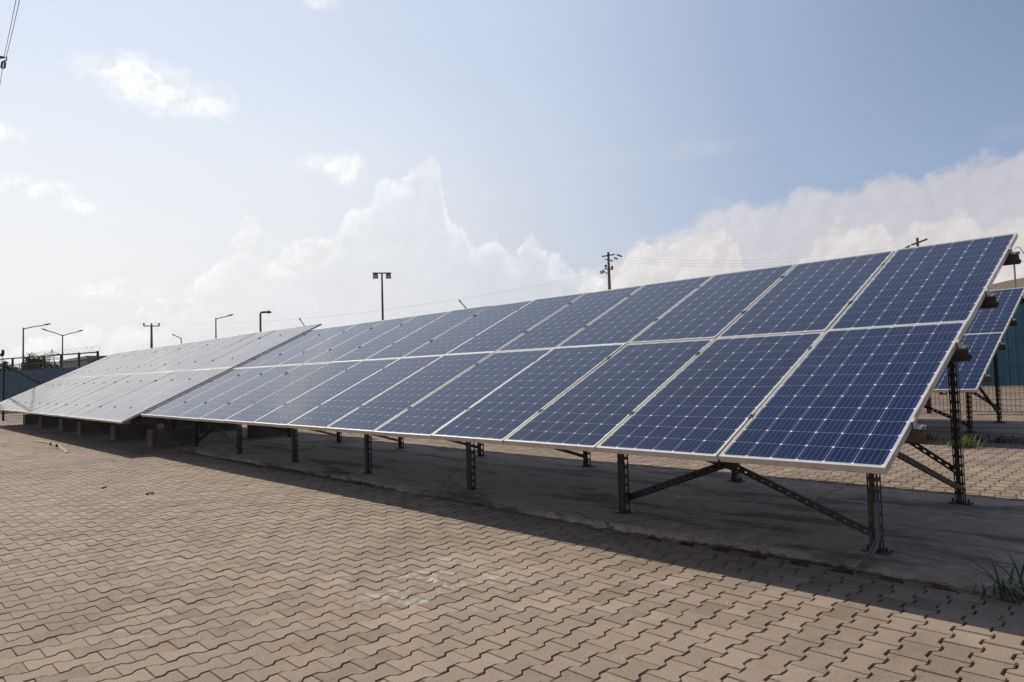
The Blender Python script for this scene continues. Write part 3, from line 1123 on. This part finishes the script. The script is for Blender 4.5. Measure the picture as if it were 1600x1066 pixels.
# blue wall with black railing, far left
wa = at(-40, 590, 84); wb = at(101, 590, 69)
dirw = Vector((wb.x - wa.x, wb.y - wa.y, 0)).normalized()
wb2 = Vector((wb.x, wb.y, 0)) + dirw * 5
wa2 = Vector((wa.x, wa.y, 0)) - dirw * 12
wa2.z = -.05; wb2.z = .05
long_wall('blue_wall', wa2, wb2, 2.85, .25, M['blue'], 'long blue painted wall topped by a black railing at far left', 'wall', None, 1.15, 2.6)
b = MB()
coil(b, [wa2 + dirw * 22 + Vector((0, 0, 4.12)), Vector((wb.x, wb.y, 4.22)) + dirw * 5], .24, 1.2, .009)
tag(b.build('razor_wire', M['wire']), 'coiled razor wire above the blue wall railing at far left', 'razor wire')

# dry grass verge and weeds before the blue wall
b = MB()
for i in range(520):
    px = rng.uniform(-25, 75)
    dd = rng.uniform(44, 66)
    r_ = ray(px, 608); h_ = math.hypot(r_.x, r_.y)
    x, y = CAM_C.x + r_.x / h_ * dd, CAM_C.y + r_.y / h_ * dd
    if x > -43.0: continue
    blades(b, (x, y, gz(y) - .02), 14, .16 + .75 * max(0, (dd - 50) / 18) * rng.random(), .7, .022, .4, 100 + i, 2, .7)
tag(b.build('dry_grass', M['drygrass']), 'dry yellow grass and weeds growing before the blue wall', 'grass', kind='stuff')


# ------------------------------------------------------------------ trees
def tree(name, loc, h, crown, n, leaf, label, seed, trunk_r=.12, conifer=False, group=None):
    rr = random.Random(seed)
    root = empty(name, loc); tag(root, label, 'tree', group)
    t_ = MB()
    t_.tube([(0, 0, -.1), (.05, 0, h * .3), (0, .05, h * .55), (.03, 0, h * .9)], trunk_r, 7, r2=trunk_r * .25)
    if not conifer:
        for k in range(7):
            a = rr.uniform(0, 6.28); z = h * rr.uniform(.25, .6)
            t_.tube([(0, 0, z), (math.cos(a) * crown * .45, math.sin(a) * crown * .45, z + h * .14), (math.cos(a) * crown * .8, math.sin(a) * crown * .8, z + h * .22)], trunk_r * .4, 5, r2=trunk_r * .1)
    t_.build('trunk', M['bark'], root)
    c = MB()
    clumps = []
    for k in range(26):
        if conifer:
            s = rr.random(); rad = crown * (1 - s) * rr.uniform(.3, 1); a = rr.uniform(0, 6.28)
            clumps.append((math.cos(a) * rad, math.sin(a) * rad, h * (.12 + .86 * s), crown * .38 * (1.1 - s)))
        else:
            a = rr.uniform(0, 6.28); rad = crown * math.sqrt(rr.random()) * .8; zz = h * rr.uniform(.35, .92)
            k_ = 1 - abs(zz / h - .6) * 1.1
            clumps.append((math.cos(a) * rad * k_, math.sin(a) * rad * k_, zz, crown * rr.uniform(.2, .42)))
    for i in range(n):
        q = rr.choice(clumps)
        d = Vector((rr.gauss(0, 1), rr.gauss(0, 1), rr.gauss(0, 1))); d.normalize()
        p = Vector(q[:3]) + d * q[3] * rr.random() ** .4
        u = Vector((rr.gauss(0, 1), rr.gauss(0, 1), rr.gauss(0, .6))).normalized(); v = u.cross(d).normalized()
        s = leaf * rr.uniform(.6, 1.4)
        c.add([p - u * s, p - v * s * .5, p + u * s, p + v * s * .5], [(0, 1, 2, 3)], rr.random())
    c.build('crown', M['leaf'], root)
    return root


def gpt(px, d):
    r_ = ray(px, 600); h_ = math.hypot(r_.x, r_.y)
    return Vector((CAM_C.x + r_.x / h_ * d, CAM_C.y + r_.y / h_ * d, 0))


tree('broadleaf_tree', gpt(53, 115), 5.9, 2.2, 2600, .16, 'rounded broadleaf tree rising above the maroon container', 1)
tree('conifer_tree', gpt(4, 105), 6.0, 1.3, 1800, .14, 'narrow pointed conifer at the left edge of the photo', 2, conifer=True)
for k, (px, d, h, cr) in enumerate(((-8, 100, 4.4, 2.4), (12, 112, 4.0, 2.2), (26, 128, 4.6, 2.4), (66, 120, 5.0, 2.4), (78, 128, 5.0, 2.6), (90, 130, 4.9, 2.6), (103, 135, 4.6, 2.5), (112, 135, 4.6, 2.5))):
    tree('bush', gpt(px, d), h, cr, 1500, .17, ['bush at the left edge beside the pointed conifer', 'low bush right of the pointed conifer', 'bush left of the tall single-arm lamp', 'bush right of the broadleaf tree',
         'bush left of the lattice tower foot', 'bush right of the lattice tower foot', 'bush just right of the two-armed lamp', 'bush at the end of the tree line beside the canopy'][k], 10 + k, .08, group='bushes beyond the blue wall')

# maroon container and white van-like shed, low canopy
def container(px0, px1, d, h, m, name, label):
    a, b_ = gpt(px0, d), gpt(px1, d)
    root = empty(name, a); tag(root, label, name.replace('_', ' '))
    dd = b_ - a; L = dd.length; ang = math.atan2(dd.y, dd.x); M3 = Matrix.Rotation(ang, 3, 'Z')
    w = MB(); w.box(dd / 2 + Vector((0, 0, h / 2)), (L, 2.4, h), M3)
    n = int(L / .5)
    for i in range(n): w.box(dd * ((i + .5) / n) + M3 @ Vector((0, -1.22, 0)) + Vector((0, 0, h / 2)), (.22, .05, h - .3), M3)
    w.build('container_body', m, root)
    dr = MB(); dr.box(dd * .5 + M3 @ Vector((0, -1.27, 0)) + Vector((0, 0, h * .42)), (1.6, .05, h * .75), M3); dr.build('door', M['roofgrey'], root)
    return root


container(33, 62, 92, 4.0, M['maroon'], 'container', 'maroon steel container stack behind the blue wall')
container(88, 118, 100, 3.4, M['white'], 'site_cabin', 'white site cabin under the canopy behind the blue wall')
ca = gpt(122, 84); cb = gpt(170, 71)
root = empty('canopy', ca); root.scale = (1, 1, .89); tag(root, 'flat dark canopy on posts beyond the blue wall, beside the left array', 'canopy')
dd = cb - ca; L = dd.length; M3 = Matrix.Rotation(math.atan2(dd.y, dd.x), 3, 'Z')
b = MB(); b.box(dd / 2 + Vector((0, 0, 4.25)), (L, 3.4, .30), M3); b.build('roof', M['roofgrey'], root)
b = MB(); b.box(dd / 2 + Vector((0, 0, 3.75)) + M3 @ Vector((0, -1.5, 0)), (L, .2, .65), M3); b.build('fascia', M['roofgrey'], root)
b = MB(); b.box(dd / 2 + Vector((0, 0, 2.0)) + M3 @ Vector((0, 1.4, 0)), (L, .3, 4.0), M3); b.build('back_wall', M['shedwall'], root)
for k in range(5):
    b = MB(); b.box(dd * (k / 4.0) + Vector((0, 0, 2.05)) + M3 @ Vector((0, -1.4, 0)), (.28, .28, 4.1), M3); b.build('post', M['roofgrey'], root)


# ------------------------------------------------------------------ lamps and poles
def pole_base(px, d):
    p = gpt(px, d); p.z = -.05
    return p


def arm_lamp(px_base, py_top, d, arms, label, r=.075, name='street_lamp', group='street lamps beyond the wall'):
    """arms: list of (sideways reach, rise) seen from the yard"""
    p = gpt(px_base, d)
    top = at(px_base, py_top, d).z
    root = empty(name, p); tag(root, label, 'street lamp', group)
    b = MB(); b.tube([(0, 0, 0), (0, 0, top * .5), (0, 0, top)], r * 1.25, 10, r2=r * .75); b.build('pole', M['pole'], root)
    view = Vector((p.x - CAM_C.x, p.y - CAM_C.y, 0)).normalized(); side = Vector((view.y, -view.x, 0))
    for reach, rise in arms:
        e = side * reach + Vector((0, 0, top + rise))
        s = Vector((0, 0, top - .12))
        b = MB(); b.tube([s, s.lerp(e, .5) + Vector((0, 0, abs(rise) * .12)), e], r * .62, 8); ar = b.build('arm', M['pole'], root)
        dr = (e - s).normalized()
        h = MB(); L = .62 if abs(reach) > .8 else .45
        q = e + dr * L * .4
        sx = view
        up = dr.cross(sx).normalized()
        if up.z < 0: up = -up
        vs = []
        for (t_, wv, uu) in ((-.5, .6, .5), (-.2, 1, 1), (.3, 1, .9), (.5, .6, .35)):
            for sv, su in ((-1, -.35), (1, -.35), (.7, 1), (-.7, 1)):
                vs.append(q + dr * t_ * L + sx * sv * .13 * wv + up * su * .085 * uu)
        fs = [(3, 2, 1, 0), (12, 13, 14, 15)]
        for i in range(3):
            for j in range(4):
                j2 = (j + 1) % 4
                fs.append((i * 4 + j, i * 4 + j2, i * 4 + 4 + j2, i * 4 + 4 + j))
        h.add(vs, fs); hd = h.build('lamp_head', M['head'], root)
        ln = MB(); ln.box(q - up * .04, (.16, .16, .02)); ln.build('lens', M['lens'], hd)
    return root


k = 1 / FOC
arm_lamp(36, 512, 78, [(22 * 78 * k, 3.5 * 78 * k)], 'tall street lamp with one arm pointing right, leftmost of the lamps')
arm_lamp(97.5, 523, 88, [(-17 * 88 * k, 5 * 88 * k), (17 * 88 * k, 4 * 88 * k)], 'street lamp with two spreading arms at far left')
arm_lamp(338, 497, 75, [(16 * 75 * k, 2.8 * 75 * k)], 'street lamp with one arm pointing right behind the left array, beside the hook-topped pole')
arm_lamp(283.5, 528, 100, [(-8 * 100 * k, 3 * 100 * k)], 'small distant street lamp with arm pointing left between the crossarm pole and the taller lamp')
arm_lamp(477, 508, 80, [(-5 * 80 * k, 6 * 80 * k)], 'small slanting lamp top peeping over the upper right corner of the left array')
arm_lamp(731, 480, 66, [(-7 * 66 * k, 6.5 * 66 * k)], 'small slanting lamp top peeping over the near array, right of the floodlight mast')

# hook-topped pole with a small lamp
p = gpt(408, 60); top = at(408, 488, 60).z
root = empty('street_lamp', p); tag(root, 'thick pole bent at a right angle to the right with a blunt lamp', 'street lamp', 'street lamps beyond the wall')
view = Vector((p.x - CAM_C.x, p.y - CAM_C.y, 0)).normalized(); side = Vector((view.y, -view.x, 0))
b = MB(); b.tube([(0, 0, 0), (0, 0, top - .15), Vector((0, 0, top - .03)) + side * .06, Vector((0, 0, top)) + side * .2, Vector((0, 0, top + .02)) + side * .62], .085, 8); b.build('pole', M['pole'], root)
b = MB(); b.tube([Vector((0, 0, top + .02)) + side * .58, Vector((0, 0, top + .01)) + side * .66, Vector((0, 0, top)) + side * .86], .17, 8, r2=.05); b.build('lamp_head', M['head'], root)

# floodlight mast: T bar with two hanging floodlights
D = 58
p = gpt(600, D); top = at(596.5, 427.5, D).z
root = empty('floodlight_mast', p); tag(root, 'tall mast with a crossbar carrying two hanging floodlights', 'floodlight mast')
view = Vector((p.x - CAM_C.x, p.y - CAM_C.y, 0)).normalized(); side = Vector((view.y, -view.x, 0))
M3 = Matrix((side, view, Vector((0, 0, 1)))).transposed()
b = MB(); b.tube([(0, 0, 0), (0, 0, top * .5), (0, 0, top)], .125, 10, r2=.07); b.build('pole', M['pole'], root)
b = MB(); b.box((0, 0, top + .03), (29 * D * k, .14, .09), M3); b.build('crossbar', M['pole'], root)
for s in (-1, 1):
    b = MB()
    cx_ = side * s * 9.8 * D * k + Vector((0, 0, top - .24))
    b.bbox((0, 0, 0), (.42, .30, .34), .05)
    b.v = [tuple(M3 @ Vector(v) + cx_) for v in b.v]
    b.box(cx_ + Vector((0, 0, .2)), (.30, .05, .10), M3)
    fl = b.build('floodlight', M['head'], root)
    l_ = MB(); l_.box(cx_ - view * .158 - Vector((0, 0, .02)), (.30, .012, .22), M3); l_.build('lens', M['lens'], fl)


def crossarm(mb, c, dirv, L, t=.10):
    ang = math.atan2(dirv.y, dirv.x)
    rise = math.atan2(dirv.z, math.hypot(dirv.x, dirv.y))
    M3 = Matrix.Rotation(ang, 3, 'Z') @ Matrix.Rotation(-rise, 3, 'Y')
    mb.box(c, (L, t, t), M3)


def insulator(name, parent, a, b_, r=.06):
    a, b_ = Vector(a), Vector(b_)
    m = MB(); n = 5
    m.tube([a, b_], r * .4, 6)
    for i in range(n):
        c = a.lerp(b_, (i + .5) / n); t = (b_ - a).normalized() * (b_ - a).length / n * .3
        m.tube([c - t, c + t], r, 8)
    return m.build(name, M['insul'], parent)


# three-pin crossarm pole, far left of centre
D = 90
p = gpt(237, D); top = at(235, 509, D).z
root = empty('utility_pole', p); tag(root, 'utility pole with a level crossarm and three upright pins behind the left array', 'utility pole', 'utility poles')
view = Vector((p.x - CAM_C.x, p.y - CAM_C.y, 0)).normalized(); side = Vector((view.y, -view.x, 0))
b = MB(); b.tube([(0, 0, 0), (0, 0, top * .5), (0, 0, top)], .21, 10, r2=.11); b.build('pole', M['wood_pole'], root)
b = MB(); crossarm(b, Vector((0, 0, top - .04)), side, 20 * D * k, .11); b.build('crossarm', M['pole'], root)
pins_a = []
for s in (-1, 0, 1):
    c = side * s * 9.5 * D * k + Vector((0, 0, top))
    insulator('insulator', root, c, c + Vector((0, 0, .30)), .10); pins_a.append(Vector(p) + c + Vector((0, 0, .3)))

# main utility pole in the middle with two crossarms
D = 51
p = gpt(957.5, D); top = at(953.5, 395, D).z
root = empty('utility_pole', p); tag(root, 'utility pole with two crossarms and strain insulators behind the near array, in the middle', 'utility pole', 'utility poles')
view = Vector((p.x - CAM_C.x, p.y - CAM_C.y, 0)).normalized(); side = Vector((view.y, -view.x, 0))
b = MB(); b.tube([(0, 0, 0), (0, 0, top * .5), (0, 0, top - .2)], .20, 10, r2=.085); b.build('pole', M['wood_pole'], root)
insulator('insulator', root, (0, 0, top - .2), (0, 0, top + .05), .09)
u = D * k
b = MB(); crossarm(b, Vector((0, 0, top - 4.2 * u)), (side * 1.0 + view * 1.2 + Vector((0, 0, .32))), 1.35, .09); b.build('crossarm', M['pole'], root)
b = MB(); crossarm(b, Vector((0, 0, top - 11 * u)), (side * 1.0 - view * .5 + Vector((0, 0, -.30))), .55, .07); b.build('bracket', M['pole'], root)
b = MB(); crossarm(b, Vector((0, 0, top - 25.5 * u)), (side * 1.0 - view * .8 + Vector((0, 0, -.20))), .75, .09); b.build('crossarm', M['pole'], root)
for (sx, z) in ((-4.5, -23), (5.0, -25.5)):
    c = side * sx * u + Vector((0, 0, top + z * u)); insulator('insulator', root, c, c + Vector((0, 0, 4.5 * u)), .085)
ends_r, ends_l = [], []
for (a0, a1) in (((9.5, -2), (21, -7)), ((6.5, -7.5), (14, -10.5)), ((2.5, -12.5), (6, -13))):
    c0 = side * a0[0] * u + Vector((0, 0, top + a0[1] * u)); c1 = side * a1[0] * u + Vector((0, 0, top + a1[1] * u))
    insulator('insulator', root, c0.lerp(c1, .3), c1, .075); ends_r.append(Vector(p) + c1)
for (a0, a1) in (((-4, -26), (-14, -29.5)), ((-3, -28), (-13, -32)), ((-1, -31), (-5.5, -32))):
    c0 = side * a0[0] * u + Vector((0, 0, top + a0[1] * u)); c1 = side * a1[0] * u + Vector((0, 0, top + a1[1] * u))
    insulator('insulator', root, c0.lerp(c1, .3), c1, .065); ends_l.append(Vector(p) + c1)

# right utility pole: only its head shows over the near array
D = 49
p = gpt(1446, D); top = at(1439.5, 373, D).z
root = empty('utility_pole', p); tag(root, 'utility pole head peeping over the upper right panels of the near array', 'utility pole', 'utility poles')
view = Vector((p.x - CAM_C.x, p.y - CAM_C.y, 0)).normalized(); side = Vector((view.y, -view.x, 0))
u = D * k
b = MB(); b.tube([(0, 0, 0), (0, 0, top * .5), (0, 0, top - .15)], .18, 10, r2=.075); b.build('pole', M['wood_pole'], root)
insulator('insulator', root, (0, 0, top - .15), (0, 0, top + .08), .075)
b = MB(); crossarm(b, Vector((0, 0, top - 4.5 * u)) + side * 2 * u, (side + view * .7 + Vector((0, 0, .42))), 1.05, .10); b.build('crossarm', M['pole'], root)
c0 = side * -5 * u + Vector((0, 0, top - 6 * u)); c1 = side * -21 * u + Vector((0, 0, top - 14 * u))
insulator('insulator', root, c0.lerp(c1, .25), c0.lerp(c1, .6), .075); insulator('insulator', root, c0.lerp(c1, .65), c1, .07)
end_right = Vector(p) + c1

# lattice tower in the distance
D = 400
p = gpt(81, D); h = at(81, 546, D).z
root = empty('lattice_tower', p); tag(root, 'faint distant lattice power tower between the lamps at far left', 'lattice tower')
view = Vector((p.x - CAM_C.x, p.y - CAM_C.y, 0)).normalized(); side = Vector((view.y, -view.x, 0))
b = MB()
for sx in (-1, 1):
    for sy in (-1, 1):
        b.tube([side * sx * 2.0 + view * sy * 2.0, side * sx * 1.0 + view * sy * 1.0 + Vector((0, 0, h * .75)), Vector((0, 0, h))], .16, 4)
for i in range(9):
    z0, z1 = h * i / 11, h * (i + 1) / 11
    w0, w1 = 2 - 1.0 * i / 8.5, 2 - 1.0 * (i + 1) / 8.5
    b.tube([side * w0 + Vector((0, 0, z0)), -side * w1 + Vector((0, 0, z1))], .09, 4); b.tube([-side * w0 + Vector((0, 0, z0)), side * w1 + Vector((0, 0, z1))], .09, 4)
b.build('tower_frame', M['pole'], root)
b = MB()
for z, L in ((.62, 5.5), (.76, 4.6), (.88, 3.4)):
    b.tube([side * -L + Vector((0, 0, h * z)), side * L + Vector((0, 0, h * z))], .13, 4)
    b.tube([side * -L + Vector((0, 0, h * z)), Vector((0, 0, h * (z + .06)))], .09, 4); b.tube([side * L + Vector((0, 0, h * z)), Vector((0, 0, h * (z + .06)))], .09, 4)
b.build('tower_arm', M['pole'], root)


def wire(a, b_, sag, r, label, group):
    m = MB(); pts = []
    for i in range(25):
        s = i / 24
        q = Vector(a).lerp(Vector(b_), s); q.z -= sag * 4 * s * (1 - s); pts.append(q)
    m.tube(pts, r, 5)
    return tag(m.build('power_line', M['wire']), label, 'power line', group)


names = ['upper', 'middle', 'lower']
for i, e in enumerate(ends_r):
    wire(e, end_right + Vector((0, 0, .25 - .25 * i)), .55, .004, '%s power line from the middle utility pole to the right pole' % names[i], 'power lines to the right pole')
for i, e in enumerate(ends_l):
    wire(e, pins_a[2 - i], 1.2, .0023, '%s power line from the middle utility pole to the crossarm pole at left' % names[i], 'power lines to the left pole')
far_l = at(-160, 585, 150)
for i in (0, 2):
    wire(pins_a[i], far_l + Vector((0, i * .6, i * .3)), 1.0, .004, '%s power line falling away left of the crossarm pole' % ('left' if i == 0 else 'right'), 'power lines leaving the left pole')

# overhead line with hanging insulators, upper left corner (the tall tower itself stands just out of view)
D = 62.0
e0 = at(6, 90, D)
tp = at(-60, 80, D)
base = Vector((tp.x, tp.y, 0))
u = D / FOC
root = empty('power_pole', base); tag(root, 'power pole whose arm tip and insulators reach in at the upper left corner', 'utility pole')
b = MB(); b.tube([(0, 0, 0), (0, 0, tp.z * .5), (0, 0, tp.z + 1.6)], .40, 10, r2=.20); b.build('pole', M['wood_pole'], root)
b = MB(); b.tube([Vector((0, 0, tp.z)), e0 - base], .09, 8); b.tube([Vector((0, 0, tp.z - .9)), e0 - base], .06, 8); b.build('crossarm', M['pole'], root)
for (a0, a1, rr) in (((3.6, 97), (2, 106.5), .075), ((8.2, 97), (7, 106.5), .075)):
    insulator('insulator', root, at(*a0, D) - base, at(*a1, D) - base, rr)
b = MB(); b.tube([at(6, 90, D) - base, at(10.5, 89, D) - base, at(10, 94, D) - base, at(3.6, 97, D) - base, at(8.2, 97, D) - base], .05, 6)
b.tube([at(2, 106.5, D) - base, at(7, 106.5, D) - base], .05, 6); b.build('bracket', M['pole'], root)
wire(at(6, 90, D), at(30, -25, 40.0), .1, .019, 'left one of two cables rising steeply at the upper left corner', 'cables at the upper left corner')
wire(at(9.5, 90, D), at(36, -25, 40.0), .1, .019, 'right one of two cables rising steeply at the upper left corner', 'cables at the upper left corner')
wire(at(4, 107, D), at(-8, 165, 90.0), .3, .022, 'cable dropping from the insulators towards the left edge', 'cables at the upper left corner')
